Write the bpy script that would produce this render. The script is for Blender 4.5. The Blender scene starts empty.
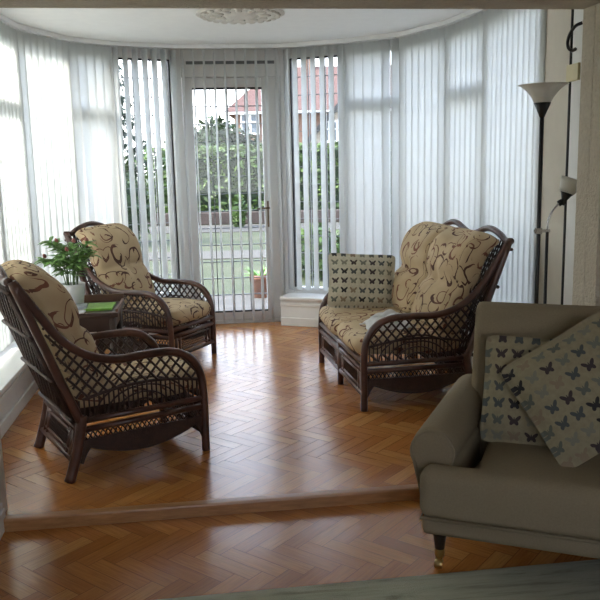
import bpy, bmesh, math, random
from mathutils import Vector, Matrix
random.seed(7)
PI = math.pi
SC = bpy.context.scene
COL = SC.collection

# ------------------------------------------------------------------ materials
MATS = {}
def nodes(name):
    m = bpy.data.materials.new(name); m.use_nodes = True
    nt = m.node_tree; nt.nodes.clear()
    out = nt.nodes.new('ShaderNodeOutputMaterial')
    MATS[name] = m
    return m, nt, out
def N(nt, t, **kw):
    n = nt.nodes.new(t)
    for k, v in kw.items():
        if k in n.inputs.keys(): n.inputs[k].default_value = v
        else: setattr(n, k, v)
    return n
def L(nt, a, b): nt.links.new(a, b)
def rgb(c): return (c[0], c[1], c[2], 1)
def math_n(nt, op, a, b=None):
    n = nt.nodes.new('ShaderNodeMath'); n.operation = op
    for i, v in enumerate((a, b)):
        if v is None: continue
        if isinstance(v, (int, float)): n.inputs[i].default_value = v
        else: nt.links.new(v, n.inputs[i])
    return n.outputs[0]
def ramp(nt, fac, stops):
    r = nt.nodes.new('ShaderNodeValToRGB')
    el = r.color_ramp.elements
    while len(el) < len(stops): el.new(0.5)
    for e, (p, c) in zip(el, stops): e.position = p; e.color = rgb(c)
    nt.links.new(fac, r.inputs[0])
    return r.outputs[0]
def mixc(nt, fac, a, b, mode='MIX'):
    n = nt.nodes.new('ShaderNodeMix'); n.data_type = 'RGBA'; n.blend_type = mode
    if isinstance(fac, (int, float)): n.inputs[0].default_value = fac
    else: nt.links.new(fac, n.inputs[0])
    for i, v in ((6, a), (7, b)):
        if isinstance(v, tuple): n.inputs[i].default_value = rgb(v)
        else: nt.links.new(v, n.inputs[i])
    return n.outputs[2]
def coord(nt, what='Object', scale=(1, 1, 1)):
    tc = nt.nodes.new('ShaderNodeTexCoord'); mp = nt.nodes.new('ShaderNodeMapping')
    mp.inputs['Scale'].default_value = scale
    nt.links.new(tc.outputs[what], mp.inputs[0])
    return mp.outputs[0]
def noise(nt, vec, scale, detail=3, rough=.5, dist=0):
    n = nt.nodes.new('ShaderNodeTexNoise'); nt.links.new(vec, n.inputs['Vector'])
    n.inputs['Scale'].default_value = scale; n.inputs['Detail'].default_value = detail
    n.inputs['Roughness'].default_value = rough; n.inputs['Distortion'].default_value = dist
    return n.outputs[0]
def bump(nt, h, strength, dist=.01):
    b = nt.nodes.new('ShaderNodeBump'); b.inputs['Strength'].default_value = strength
    b.inputs['Distance'].default_value = dist
    nt.links.new(h, b.inputs['Height']); return b.outputs[0]
def simple(name, c, rough=.6, var=.12, nscale=12, metal=0, bmp=0, bscale=60, spec=.5, coat=0):
    m, nt, out = nodes(name)
    p = N(nt, 'ShaderNodeBsdfPrincipled', Roughness=rough, Metallic=metal)
    p.inputs['Specular IOR Level'].default_value = spec
    p.inputs['Coat Weight'].default_value = coat
    v = coord(nt)
    f = noise(nt, v, nscale)
    col = ramp(nt, f, [(.25, tuple(x*(1-var) for x in c)), (.75, tuple(min(1, x*(1+var)) for x in c))])
    L(nt, col, p.inputs['Base Color'])
    if bmp: L(nt, bump(nt, noise(nt, v, bscale, 4), bmp), p.inputs['Normal'])
    L(nt, p.outputs[0], out.inputs[0]); return m

simple('white_paint', (.80, .80, .77), .55, .03)
simple('frame_plastic', (.86, .86, .845), .35, .02)
simple('ceiling_paint', (.85, .85, .825), .8, .02)
simple('cream_wall', (.66, .62, .53), .8, .03, bmp=.15)
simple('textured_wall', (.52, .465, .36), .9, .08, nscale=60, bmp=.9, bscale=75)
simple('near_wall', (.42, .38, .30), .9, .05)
simple('rattan', (.078, .032, .021), .36, .45, nscale=9, bmp=.2, bscale=40, coat=.15)
simple('rattan_weave', (.045, .022, .016), .5, .4, nscale=30, bmp=.3, bscale=120)
simple('dark_wood', (.050, .026, .018), .4, .35, nscale=6)
simple('table_wood', (.13, .062, .034), .4, .35, nscale=6)
simple('linen', (.265, .212, .135), .92, .06, nscale=160, bmp=.35, bscale=420, spec=.2)
simple('linen_piping', (.25, .20, .13), .92, .05, nscale=120, spec=.2)
simple('turned_wood', (.018, .011, .008), .35, .3)
simple('brass', (.62, .45, .20), .3, .1, metal=1)
simple('bronze', (.16, .12, .08), .4, .1, metal=1)
simple('black_metal', (.012, .012, .014), .4, .1)
simple('black_plastic', (.014, .014, .014), .45, .1)
simple('silver', (.55, .55, .55), .25, .05, metal=1)
simple('pot_ceramic', (.80, .80, .80), .3, .03)
simple('soil', (.05, .035, .025), .9, .3, nscale=60)
simple('leaf_green', (.15, .30, .07), .5, .4, nscale=20)
simple('bud_red', (.30, .10, .09), .5, .3)
simple('stem_green', (.09, .15, .05), .6, .2)
simple('magazine_green', (.16, .36, .04), .4, .3, nscale=30)
simple('paper', (.72, .72, .74), .7, .08, nscale=25)
simple('grey_box', (.32, .34, .35), .6, .08)
simple('cloth_white', (.62, .61, .60), .9, .1, nscale=30, bmp=.4, bscale=120, spec=.2)
simple('gasket', (.02, .02, .022), .6, .1)
simple('lead', (.22, .23, .24), .5, .1, metal=.3)
simple('terracotta', (.20, .085, .05), .8, .15)
simple('plaster', (.66, .63, .57), .7, .06, bmp=.3, bscale=60)
simple('sensor_cream', (.66, .60, .36), .5, .05)
simple('brick_red', (.36, .17, .11), .9, .25, nscale=18)
simple('white_board', (.60, .60, .59), .6, .03)
simple('house_glass', (.06, .08, .10), .15, .2)
simple('hedge_core', (.012, .022, .008), .95, .3)
simple('hedge_leaf', (.046, .084, .014), .6, .55, nscale=1.6)
simple('dark_leaf', (.022, .042, .011), .7, .5, nscale=1.2)
simple('conifer_leaf', (.020, .032, .020), .8, .4, nscale=2)
simple('bark', (.09, .06, .04), .9, .3)
simple('path_gravel', (.060, .055, .045), .95, .3, nscale=30)
simple('patio_stone', (.058, .054, .046), .9, .25, nscale=5)
simple('bed_edge', (.045, .032, .027), .9, .35, nscale=4)
simple('render_wall', (.34, .30, .25), .9, .08)

def mat_lawn():
    m, nt, out = nodes('lawn')
    v = coord(nt)
    f = noise(nt, v, .8, 5, .65); g = noise(nt, v, 30, 3)
    c = ramp(nt, f, [(.3, (.022, .034, .010)), (.52, (.040, .048, .016)), (.68, (.070, .066, .034))])
    c = mixc(nt, .35, c, ramp(nt, g, [(.3, (.018, .028, .008)), (.7, (.055, .060, .024))]))
    p = N(nt, 'ShaderNodeBsdfPrincipled', Roughness=.9); L(nt, c, p.inputs['Base Color'])
    L(nt, bump(nt, g, .6, .03), p.inputs['Normal']); L(nt, p.outputs[0], out.inputs[0])
mat_lawn()

def mat_vane():
    m, nt, out = nodes('vane_fabric')
    v = coord(nt, 'Object', (1, 1, 1))
    f = noise(nt, v, 260, 2)
    c = ramp(nt, f, [(.3, (.86, .87, .855)), (.7, (.91, .92, .905))])
    d = N(nt, 'ShaderNodeBsdfDiffuse'); t = N(nt, 'ShaderNodeBsdfTranslucent')
    L(nt, c, d.inputs[0]); L(nt, c, t.inputs[0])
    x = N(nt, 'ShaderNodeMixShader'); x.inputs[0].default_value = .66
    L(nt, d.outputs[0], x.inputs[1]); L(nt, t.outputs[0], x.inputs[2]); L(nt, x.outputs[0], out.inputs[0])
mat_vane()

def mat_frosted():
    m, nt, out = nodes('frosted_glass')
    v = coord(nt)
    c = ramp(nt, noise(nt, v, 14), [(.3, (.74, .72, .66)), (.7, (.82, .80, .74))])
    d = N(nt, 'ShaderNodeBsdfPrincipled', Roughness=.3); t = N(nt, 'ShaderNodeBsdfTranslucent')
    L(nt, c, d.inputs['Base Color']); L(nt, c, t.inputs[0])
    x = N(nt, 'ShaderNodeMixShader'); x.inputs[0].default_value = .4
    L(nt, d.outputs[0], x.inputs[1]); L(nt, t.outputs[0], x.inputs[2]); L(nt, x.outputs[0], out.inputs[0])
mat_frosted()

def mat_glass():
    m, nt, out = nodes('pane_glass')
    t = N(nt, 'ShaderNodeBsdfTransparent'); t.inputs[0].default_value = (.97, .98, .975, 1)
    g = N(nt, 'ShaderNodeBsdfGlossy', Roughness=.02)
    fr = N(nt, 'ShaderNodeFresnel', IOR=1.45)
    v = coord(nt); w = noise(nt, v, 1.5, 1)
    L(nt, bump(nt, w, .05), g.inputs['Normal'])
    x = N(nt, 'ShaderNodeMixShader'); L(nt, math_n(nt, 'MULTIPLY', fr.outputs[0], .5), x.inputs[0])
    L(nt, t.outputs[0], x.inputs[1]); L(nt, g.outputs[0], x.inputs[2]); L(nt, x.outputs[0], out.inputs[0])
mat_glass()

def mat_parquet():
    m, nt, out = nodes('parquet')
    at = N(nt, 'ShaderNodeAttribute'); at.attribute_name = 'tint'
    uv = coord(nt, 'UV', (1, 1, 1))
    uvs = coord(nt, 'UV', (3, 60, 1))
    base = ramp(nt, at.outputs['Fac'], [(0, (.15, .058, .020)), (.02, (.39, .142, .034)), (.35, (.47, .180, .044)), (.7, (.53, .215, .054)), (1, (.58, .265, .076))])
    gr = noise(nt, uvs, 2.2, 5, .6, .5)
    grc = ramp(nt, gr, [(.3, (.72, .68, .64)), (.6, (1, 1, 1))])
    c = mixc(nt, 1, base, grc, 'MULTIPLY')
    kn = noise(nt, coord(nt, 'UV', (4, 9, 1)), 1.6, 2)
    kc = ramp(nt, kn, [(.70, (1, 1, 1)), (.80, (.45, .35, .30))])
    c = mixc(nt, .3, c, kc, 'MULTIPLY')
    p = N(nt, 'ShaderNodeBsdfPrincipled', Roughness=.30); p.inputs['Coat Weight'].default_value = .12; p.inputs['Coat Roughness'].default_value = .18
    L(nt, c, p.inputs['Base Color'])
    rr = noise(nt, coord(nt, 'Object'), 5, 4)
    mr = N(nt, 'ShaderNodeMapRange'); L(nt, rr, mr.inputs[0]); mr.inputs[3].default_value = .16; mr.inputs[4].default_value = .28
    L(nt, mr.outputs[0], p.inputs['Roughness'])
    L(nt, bump(nt, gr, .10, .004), p.inputs['Normal'])
    L(nt, p.outputs[0], out.inputs[0])
mat_parquet()
def mat_strip():
    m, nt, out = nodes('step_wood')
    v = coord(nt, 'Object', (1.2, 30, 30))
    c = ramp(nt, noise(nt, v, 2.5, 5, .6, .4), [(.3, (.30, .135, .05)), (.7, (.48, .25, .10))])
    p = N(nt, 'ShaderNodeBsdfPrincipled', Roughness=.35); L(nt, c, p.inputs['Base Color']); L(nt, p.outputs[0], out.inputs[0])
mat_strip()

def mat_swirl():
    m, nt, out = nodes('swirl_fabric')
    uv = coord(nt, 'UV', (1, 1, 1))
    d = nt.nodes.new('ShaderNodeTexNoise'); L(nt, uv, d.inputs['Vector']); d.inputs['Scale'].default_value = 6; d.inputs['Detail'].default_value = 1
    dv = N(nt, 'ShaderNodeVectorMath', operation='MULTIPLY_ADD'); L(nt, d.outputs['Color'], dv.inputs[0]); dv.inputs[1].default_value = (.10, .10, 0); L(nt, uv, dv.inputs[2])
    # curls: a spiral about the middle of every voronoi cell
    masks = []
    for sc, off, k in ((7.4, 0, 1.5), (5.8, 3.7, -1.3)):
        mp = N(nt, 'ShaderNodeMapping'); mp.inputs['Location'].default_value = (off, off*.6, 0); L(nt, dv.outputs[0], mp.inputs[0])
        vo = N(nt, 'ShaderNodeTexVoronoi', voronoi_dimensions='2D'); vo.inputs['Scale'].default_value = sc; vo.inputs['Randomness'].default_value = .85
        L(nt, mp.outputs[0], vo.inputs['Vector'])
        df = N(nt, 'ShaderNodeVectorMath', operation='SUBTRACT'); L(nt, mp.outputs[0], df.inputs[0]); L(nt, vo.outputs['Position'], df.inputs[1])
        sp = N(nt, 'ShaderNodeSeparateXYZ'); L(nt, df.outputs[0], sp.inputs[0])
        ang = math_n(nt, 'ARCTAN2', sp.outputs[1], sp.outputs[0])
        ang = math_n(nt, 'DIVIDE', ang, 2*PI)
        cw = N(nt, 'ShaderNodeSeparateColor'); L(nt, vo.outputs['Color'], cw.inputs[0])
        r = math_n(nt, 'MULTIPLY', vo.outputs['Distance'], k*1.0 if sc < 0 else k)
        ph = math_n(nt, 'ADD', math_n(nt, 'ADD', ang, r), cw.outputs[0])
        fr = math_n(nt, 'FRACT', ph)
        dl = math_n(nt, 'ABSOLUTE', math_n(nt, 'SUBTRACT', fr, .5))
        dist = math_n(nt, 'MULTIPLY', dl, math_n(nt, 'MULTIPLY', vo.outputs['Distance'], 6.28))   # width about even along the curl
        w = noise(nt, uv, 9, 1)
        line = math_n(nt, 'LESS_THAN', dist, math_n(nt, 'MULTIPLY', w, .22))
        far = math_n(nt, 'LESS_THAN', vo.outputs['Distance'], .62)
        near = math_n(nt, 'GREATER_THAN', vo.outputs['Distance'], .10)
        masks.append(math_n(nt, 'MULTIPLY', math_n(nt, 'MULTIPLY', line, far), near))
    mask = math_n(nt, 'MAXIMUM', masks[0], masks[1])
    bc = ramp(nt, noise(nt, uv, 5, 2), [(.3, (.44, .325, .19)), (.7, (.55, .42, .26))])
    lc = ramp(nt, noise(nt, uv, 4, 1), [(.42, (.085, .042, .030)), (.6, (.20, .082, .050))])
    c = mixc(nt, mask, bc, lc)
    p = N(nt, 'ShaderNodeBsdfPrincipled', Roughness=.85); p.inputs['Specular IOR Level'].default_value = .25
    L(nt, c, p.inputs['Base Color']); L(nt, bump(nt, noise(nt, uv, 350, 2), .2, .003), p.inputs['Normal'])
    L(nt, p.outputs[0], out.inputs[0])
mat_swirl()

def mat_butterfly(name, ground, cell):
    m, nt, out = nodes(name)
    uv = coord(nt, 'UV', (1/cell, 1/cell, 1))
    fl = N(nt, 'ShaderNodeVectorMath', operation='FLOOR'); L(nt, uv, fl.inputs[0])
    fx = N(nt, 'ShaderNodeVectorMath', operation='FRACTION'); L(nt, uv, fx.inputs[0])
    sp = N(nt, 'ShaderNodeSeparateXYZ'); L(nt, fx.outputs[0], sp.inputs[0])
    ax = math_n(nt, 'ABSOLUTE', math_n(nt, 'SUBTRACT', sp.outputs[0], .5))
    y = math_n(nt, 'SUBTRACT', sp.outputs[1], .5)
    def ell(cx, cy, rx, ry, sh):
        yy = math_n(nt, 'SUBTRACT', math_n(nt, 'SUBTRACT', y, cy), math_n(nt, 'MULTIPLY', math_n(nt, 'SUBTRACT', ax, cx), sh))
        a = math_n(nt, 'POWER', math_n(nt, 'DIVIDE', math_n(nt, 'SUBTRACT', ax, cx), rx), 2)
        b = math_n(nt, 'POWER', math_n(nt, 'DIVIDE', yy, ry), 2)
        return math_n(nt, 'LESS_THAN', math_n(nt, 'ADD', a, b), 1)
    k = math_n(nt, 'MAXIMUM', ell(.205, .12, .185, .145, .75), ell(.14, -.13, .125, .15, -.35))
    k = math_n(nt, 'MAXIMUM', k, ell(0, 0, .04, .22, 0))
    wn = N(nt, 'ShaderNodeTexWhiteNoise', noise_dimensions='2D'); L(nt, fl.outputs[0], wn.inputs['Vector'])
    r = nt.nodes.new('ShaderNodeValToRGB'); r.color_ramp.interpolation = 'CONSTANT'
    stops = [(0, (.034, .032, .032)), (.18, (.080, .088, .082)), (.36, (.17, .17, .135)), (.52, (.25, .19, .125)), (.66, (.06, .045, .045)), (.8, (.21, .20, .15)), (.9, (.12, .125, .10))]
    while len(r.color_ramp.elements) < len(stops): r.color_ramp.elements.new(.5)
    for e, (q, c) in zip(r.color_ramp.elements, stops): e.position = q; e.color = rgb(c)
    L(nt, wn.outputs[0], r.inputs[0])
    g = ramp(nt, noise(nt, uv, 3, 2), [(.3, tuple(x*.9 for x in ground)), (.7, tuple(x*1.08 for x in ground))])
    c = mixc(nt, k, g, r.outputs[0])
    p = N(nt, 'ShaderNodeBsdfPrincipled', Roughness=.9); p.inputs['Specular IOR Level'].default_value = .2
    L(nt, c, p.inputs['Base Color']); L(nt, bump(nt, noise(nt, uv, 40, 2), .25, .003), p.inputs['Normal'])
    L(nt, p.outputs[0], out.inputs[0])
mat_butterfly('butterfly_fabric', (.52, .48, .36), .064)
mat_butterfly('butterfly_fabric_shaded', (.28, .24, .15), .064)  # same fabric, its ground darkened to carry the dim front room's shade

def mat_rug():
    m, nt, out = nodes('rug_wool')
    v = coord(nt, 'Object', (1.2, 14, 1))
    w = noise(nt, v, 2.2, 6, .7, .6)
    c = ramp(nt, w, [(.30, (.12, .12, .085)), (.48, (.43, .43, .31)), (.7, (.56, .55, .41))])
    g = noise(nt, coord(nt), 300, 2)
    c = mixc(nt, .35, c, ramp(nt, g, [(.3, (.25, .25, .18)), (.7, (.56, .55, .41))]))
    p = N(nt, 'ShaderNodeBsdfPrincipled', Roughness=.97); p.inputs['Specular IOR Level'].default_value = .1
    L(nt, c, p.inputs['Base Color']); L(nt, bump(nt, g, .6, .006), p.inputs['Normal']); L(nt, p.outputs[0], out.inputs[0])
mat_rug()

def mat_tiles():
    m, nt, out = nodes('roof_tiles')
    v = coord(nt, 'UV', (1, 1, 1))
    b = N(nt, 'ShaderNodeTexBrick'); L(nt, v, b.inputs['Vector'])
    b.inputs['Color1'].default_value = (.080, .044, .036, 1); b.inputs['Color2'].default_value = (.10, .058, .048, 1); b.inputs['Mortar'].default_value = (.09, .04, .035, 1)
    b.inputs['Scale'].default_value = 1.6; b.inputs['Mortar Size'].default_value = .03
    p = N(nt, 'ShaderNodeBsdfPrincipled', Roughness=.9); L(nt, b.outputs[0], p.inputs['Base Color']); L(nt, p.outputs[0], out.inputs[0])
mat_tiles()
def mat_brick():
    m, nt, out = nodes('house_brick')
    v = coord(nt, 'UV', (1, 1, 1))
    b = N(nt, 'ShaderNodeTexBrick'); L(nt, v, b.inputs['Vector'])
    b.inputs['Color1'].default_value = (.20, .105, .066, 1); b.inputs['Color2'].default_value = (.16, .08, .05, 1); b.inputs['Mortar'].default_value = (.22, .19, .16, 1)
    b.inputs['Scale'].default_value = 3.2; b.inputs['Mortar Size'].default_value = .02
    p = N(nt, 'ShaderNodeBsdfPrincipled', Roughness=.9); L(nt, b.outputs[0], p.inputs['Base Color']); L(nt, p.outputs[0], out.inputs[0])
mat_brick()

# ------------------------------------------------------------------ mesh helpers
def finish(name, bm, mat, parent=None, smooth=False, bevel=0, subsurf=0, solid=0):
    me = bpy.data.meshes.new(name)
    bmesh.ops.recalc_face_normals(bm, faces=bm.faces)
    bm.to_mesh(me); bm.free()
    o = bpy.data.objects.new(name, me); COL.objects.link(o)
    if mat: me.materials.append(MATS[mat])
    if smooth:
        for p in me.polygons: p.use_smooth = True
    if solid:
        s = o.modifiers.new('s', 'SOLIDIFY'); s.thickness = solid; s.offset = 0
    if bevel:
        b = o.modifiers.new('b', 'BEVEL'); b.width = bevel; b.segments = 2; b.limit_method = 'ANGLE'; b.angle_limit = math.radians(35)
    if subsurf:
        s = o.modifiers.new('ss', 'SUBSURF'); s.levels = subsurf; s.render_levels = subsurf
    if parent: o.parent = parent
    return o
def tag(o, label, cat, group=None, kind=None):
    if label: o['label'] = label
    if cat: o['category'] = cat
    if group: o['group'] = group
    if kind: o['kind'] = kind
    return o
def empty(name, loc=(0, 0, 0), rz=0):
    o = bpy.data.objects.new(name, None); COL.objects.link(o)
    o.location = loc; o.rotation_euler = (0, 0, rz); o.empty_display_size = .1
    return o
def structure(o): o['kind'] = 'structure'; return o
def dup_tree(o, parent=None):
    c = o.copy(); COL.objects.link(c)
    if parent: c.parent = parent
    for ch in list(o.children): dup_tree(ch, c)
    return c
def box(bm, cx, cy, cz, sx, sy, sz, M=None):
    vs = []
    for i in (-1, 1):
        for j in (-1, 1):
            for k in (-1, 1):
                p = Vector((cx+i*sx/2, cy+j*sy/2, cz+k*sz/2))
                vs.append(bm.verts.new(M @ p if M else p))
    for f in ((0, 1, 3, 2), (4, 6, 7, 5), (0, 4, 5, 1), (2, 3, 7, 6), (0, 2, 6, 4), (1, 5, 7, 3)):
        bm.faces.new([vs[i] for i in f])
def bar(bm, a, b, w, h, up=Vector((0, 0, 1))):
    """A rectangular bar from a to b: w across, h along up."""
    a = Vector(a); b = Vector(b); d = (b-a).normalized()
    s = d.cross(up)
    s = s.normalized() if s.length > 1e-5 else Vector((1, 0, 0))
    t = s.cross(d).normalized()
    r = []
    for p in (a, b):
        r.append([bm.verts.new(p+s*(i*w/2)+t*(j*h/2)) for i, j in ((-1, -1), (1, -1), (1, 1), (-1, 1))])
    bm.faces.new(r[0][::-1]); bm.faces.new(r[1])
    for i in range(4): bm.faces.new((r[0][i], r[0][(i+1) % 4], r[1][(i+1) % 4], r[1][i]))
def tube(bm, path, r, n=8, caps=True):
    path = [Vector(p) for p in path]
    m = len(path)
    rs = r if isinstance(r, (list, tuple)) else [r]*m
    prev = None; rings = []
    for i, p in enumerate(path):
        t = (path[min(i+1, m-1)]-path[max(i-1, 0)]).normalized()
        if prev is None:
            a = Vector((0, 0, 1)) if abs(t.z) < .9 else Vector((1, 0, 0))
            nrm = t.cross(a).normalized()
        else:
            nrm = (prev-t*prev.dot(t)).normalized()
        prev = nrm; b = t.cross(nrm)
        rings.append([bm.verts.new(p+(nrm*math.cos(2*PI*k/n)+b*math.sin(2*PI*k/n))*rs[i]) for k in range(n)])
    for i in range(m-1):
        for k in range(n):
            bm.faces.new((rings[i][k], rings[i][(k+1) % n], rings[i+1][(k+1) % n], rings[i+1][k]))
    if caps:
        bm.faces.new(rings[0][::-1]); bm.faces.new(rings[-1])
def spline(pts, n=8):
    """Catmull-Rom through pts."""
    P = [Vector(p) for p in pts]; P = [2*P[0]-P[1]] + P + [2*P[-1]-P[-2]]
    out = []
    for i in range(1, len(P)-2):
        for k in range(n):
            t = k/n
            a, b, c, d = P[i-1], P[i], P[i+1], P[i+2]
            out.append(.5*((2*b)+(c-a)*t+(2*a-5*b+4*c-d)*t*t+(3*b-a-3*c+d)*t**3))
    out.append(P[-2]); return out
def lathe(bm, prof, n=24, c=(0, 0, 0), M=None):
    rings = []
    for r, z in prof:
        rr = []
        for k in range(n):
            p = Vector((r*math.cos(2*PI*k/n), r*math.sin(2*PI*k/n), z))
            p = (M @ p if M else p)+Vector(c)
            rr.append(bm.verts.new(p))
        rings.append(rr)
    for i in range(len(rings)-1):
        for k in range(n): bm.faces.new((rings[i][k], rings[i][(k+1) % n], rings[i+1][(k+1) % n], rings[i+1][k]))
    if prof[0][0] > 1e-6: bm.faces.new(rings[0][::-1])
    if prof[-1][0] > 1e-6: bm.faces.new(rings[-1])
def prism(bm, poly, z0, z1):
    a = [bm.verts.new((x, y, z0)) for x, y in poly]; b = [bm.verts.new((x, y, z1)) for x, y in poly]
    n = len(poly)
    bm.faces.new(a[::-1]); bm.faces.new(b)
    for i in range(n): bm.faces.new((a[i], a[(i+1) % n], b[(i+1) % n], b[i]))
def pillow(name, mat, parent, sx, sy, sz, M=None, edge=.5, pw=4, cuts=11, crease=None, mod=None, pinch=0, sub=1):
    """A soft box: sx by sy in its plane, sz thick, UV in metres over its plane."""
    bm = bmesh.new(); bmesh.ops.create_cube(bm, size=2)
    bmesh.ops.subdivide_edges(bm, edges=bm.edges[:], cuts=cuts, use_grid_fill=True)
    uvl = bm.loops.layers.uv.new('UVMap')
    seed = random.random()*10
    raw = {}
    for v in bm.verts:
        a, b, c = v.co; raw[v] = (a, b, c)
        f = edge+(1-edge)*(max(0, (1-abs(a)**pw))*max(0, (1-abs(b)**pw)))**.5
        x = a*sx/2*(1-pinch*(1-abs(b)**2)*abs(a)**3); y = b*sy/2*(1-pinch*(1-abs(a)**2)*abs(b)**3)
        rnd = .07*min(sx, sy)*(1-pinch*8 if pinch*8 < 1 else 0)
        k = (abs(a)*abs(b))**6
        x -= math.copysign(rnd*k*.5, a); y -= math.copysign(rnd*k*.5, b)
        if abs(c) > .999:
            pass
        bulge = 1-abs(c)**2
        if abs(a) > .999: x += math.copysign(.014*bulge, a)
        if abs(b) > .999: y += math.copysign(.014*bulge, b)
        z = c*sz/2*f
        if crease: z -= c*sz/2*crease(a, b)
        z += .012*math.sin(3.1*a+seed)*math.sin(2.7*b+seed*2)*sz/.15
        p = Vector((x, y, z))
        if mod: p = mod(p, a, b, c)
        v.co = M @ p if M else p
    for f in bm.faces:
        for l in f.loops:
            a, b, c = raw[l.vert]
            kk = 1 if edge > .1 else 0
            l[uvl].uv = (a*sx/2+kk*c*.5*sz*(abs(a) > .99 or abs(b) > .99)+seed, b*sy/2+kk*c*.5*sz*(abs(b) > .99)+seed*.7)
    return finish(name, bm, mat, parent, smooth=True, subsurf=sub)

# ------------------------------------------------------------------ the room frame (u along the step, v out into the bay)
ANG = math.radians(7.3); CU, SU = math.cos(ANG), math.sin(ANG)
OX, OY = -.06, 3.17
def W2(u, v): return (OX+u*CU-v*SU, OY+u*SU+v*CU)
def W3(u, v, z): x, y = W2(u, v); return Vector((x, y, z))
ZC = 2.42; ZS = .26; ZL = -.05
BL = [(-1.61, .12), (-1.61, 1.12), (-1.60, 2.10), (-1.55, 2.74), (-1.29, 3.32), (-.99, 3.57), (-.455, 3.76)]       # blind line, left side
BR = [(.425, 3.745), (.927, 3.48), (1.315, 3.15), (1.526, 2.63), (1.60, 2.05), (1.60, 1.14)]                          # right side
def offset(line, d):
    """Offset an open polyline to its left by d (negative: right)."""
    out = []
    n = len(line)
    for i in range(n):
        ns = []
        for j in (i-1, i):
            if 0 <= j < n-1:
                dx, dy = line[j+1][0]-line[j][0], line[j+1][1]-line[j][1]; l = math.hypot(dx, dy)
                ns.append((-dy/l, dx/l))
        nx = sum(q[0] for q in ns)/len(ns); ny = sum(q[1] for q in ns)/len(ns)
        l2 = nx*nx+ny*ny
        out.append((line[i][0]+d*nx/l2, line[i][1]+d*ny/l2))
    return out
# both lines run clockwise round the bay, so left of travel is outward
IN, GL, OUT = -.16, .09, .20

def ring_wall(name, line, d0, d1, z0, z1, mat, parent=None, bevel=0):
    a = offset(line, d0); b = offset(line, d1)
    bm = bmesh.new()
    for i in range(len(line)-1):
        prism(bm, [W2(*a[i]), W2(*a[i+1]), W2(*b[i+1]), W2(*b[i])], z0, z1)
    bmesh.ops.remove_doubles(bm, verts=bm.verts, dist=1e-5)
    seen = {}
    for f in bm.faces: seen.setdefault(tuple(sorted(v.index for v in f.verts)), []).append(f)
    bm.verts.index_update()
    seen = {}
    for f in bm.faces: seen.setdefault(tuple(sorted(v.index for v in f.verts)), []).append(f)
    dead = [f for fs in seen.values() if len(fs) > 1 for f in fs]
    bmesh.ops.delete(bm, geom=dead, context='FACES')
    return finish(name, bm, mat, parent, bevel=bevel)

# ------------------------------------------------------------------ floors
def herringbone(name, poly, z, mat, hull):
    Lb, Wb = .28, .07
    bm = bmesh.new(); uvl = bm.loops.layers.uv.new('UVMap'); tl = bm.faces.layers.float.new('tint')
    us = [p[0] for p in poly]; vs = [p[1] for p in poly]
    c45 = math.cos(PI/4); g = .0010
    def put(x0, y0, w, h):
        cs = [(x0+g, y0+g), (x0+w-g, y0+g), (x0+w-g, y0+h-g), (x0+g, y0+h-g)]
        pts = [((x+y)*c45*1.0, (y-x)*c45) for x, y in cs]
        pts = [(p[0]-.02, p[1]+.03) for p in pts]
        if max(p[0] for p in pts) < min(us) or min(p[0] for p in pts) > max(us) or max(p[1] for p in pts) < min(vs) or min(p[1] for p in pts) > max(vs): return
        f = bm.faces.new([bm.verts.new((p[0], p[1], z)) for p in pts])
        f[tl] = .04+.96*random.random()
        o = (random.random()*40, random.random()*40)
        for l, (x, y) in zip(f.loops, cs):
            q = (x-x0, y-y0) if w > h else (y-y0, x-x0)
            l[uvl].uv = (q[0]+o[0], q[1]+o[1])
    for j in range(-45, 46):
        for k in range(-90, 91):
            x, y = k*Wb+j*Lb, k*Wb-j*Lb
            put(x, y, Lb, Wb); put(x, y+Wb, Wb, Lb)
    n = len(hull)
    for i in range(n):
        a, b = hull[i], hull[(i+1) % n]
        d = Vector((b[0]-a[0], b[1]-a[1], 0)); nrm = Vector((d.y, -d.x, 0)).normalized()
        bmesh.ops.bisect_plane(bm, geom=bm.verts[:]+bm.edges[:]+bm.faces[:], plane_co=(a[0], a[1], z), plane_no=nrm, clear_outer=True)
    for v in bm.verts: v.co = W3(v.co.x, v.co.y, v.co.z)
    # dark joints beneath
    fl = bm.faces.new([bm.verts.new(W3(p[0], p[1], z-.0015)) for p in hull]); fl[tl] = 0
    fb = bm.faces.new([bm.verts.new(W3(p[0], p[1], z-.06)) for p in hull])
    o = finish(name, bm, mat)
    return o
gl_all = offset(BL, .05) + offset(BR, .05)
hullb = [(.05-1.61, .03)] + offset(BL, .05)[1:] + offset(BR, .05)[:-1] + [(1.60, .03)]
hullb = [(1.66, .03)] + [p for p in reversed(offset(BR, .05)[:-1])] + [p for p in reversed(offset(BL, .05)[1:])] + [(-1.66, .03)]
hullb = hullb  # counter-clockwise: right front, round the bow, left front
structure(herringbone('floor', hullb, 0, 'parquet', hullb))
NR = [(-2.6, -4.6), (2.9, -4.6), (2.9, -.012), (-2.6, -.012)]
structure(herringbone('floor_front', NR, ZL, 'parquet', NR))
bm = bmesh.new()
for a, b, c, d in ((-1.22, 1.30, -.022, .03),):
    prism(bm, [W2(a, c), W2(b, c), W2(b, d), W2(a, d)], ZL-.01, .004)
structure(finish('trim_1', bm, 'step_wood', bevel=.008))

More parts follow.
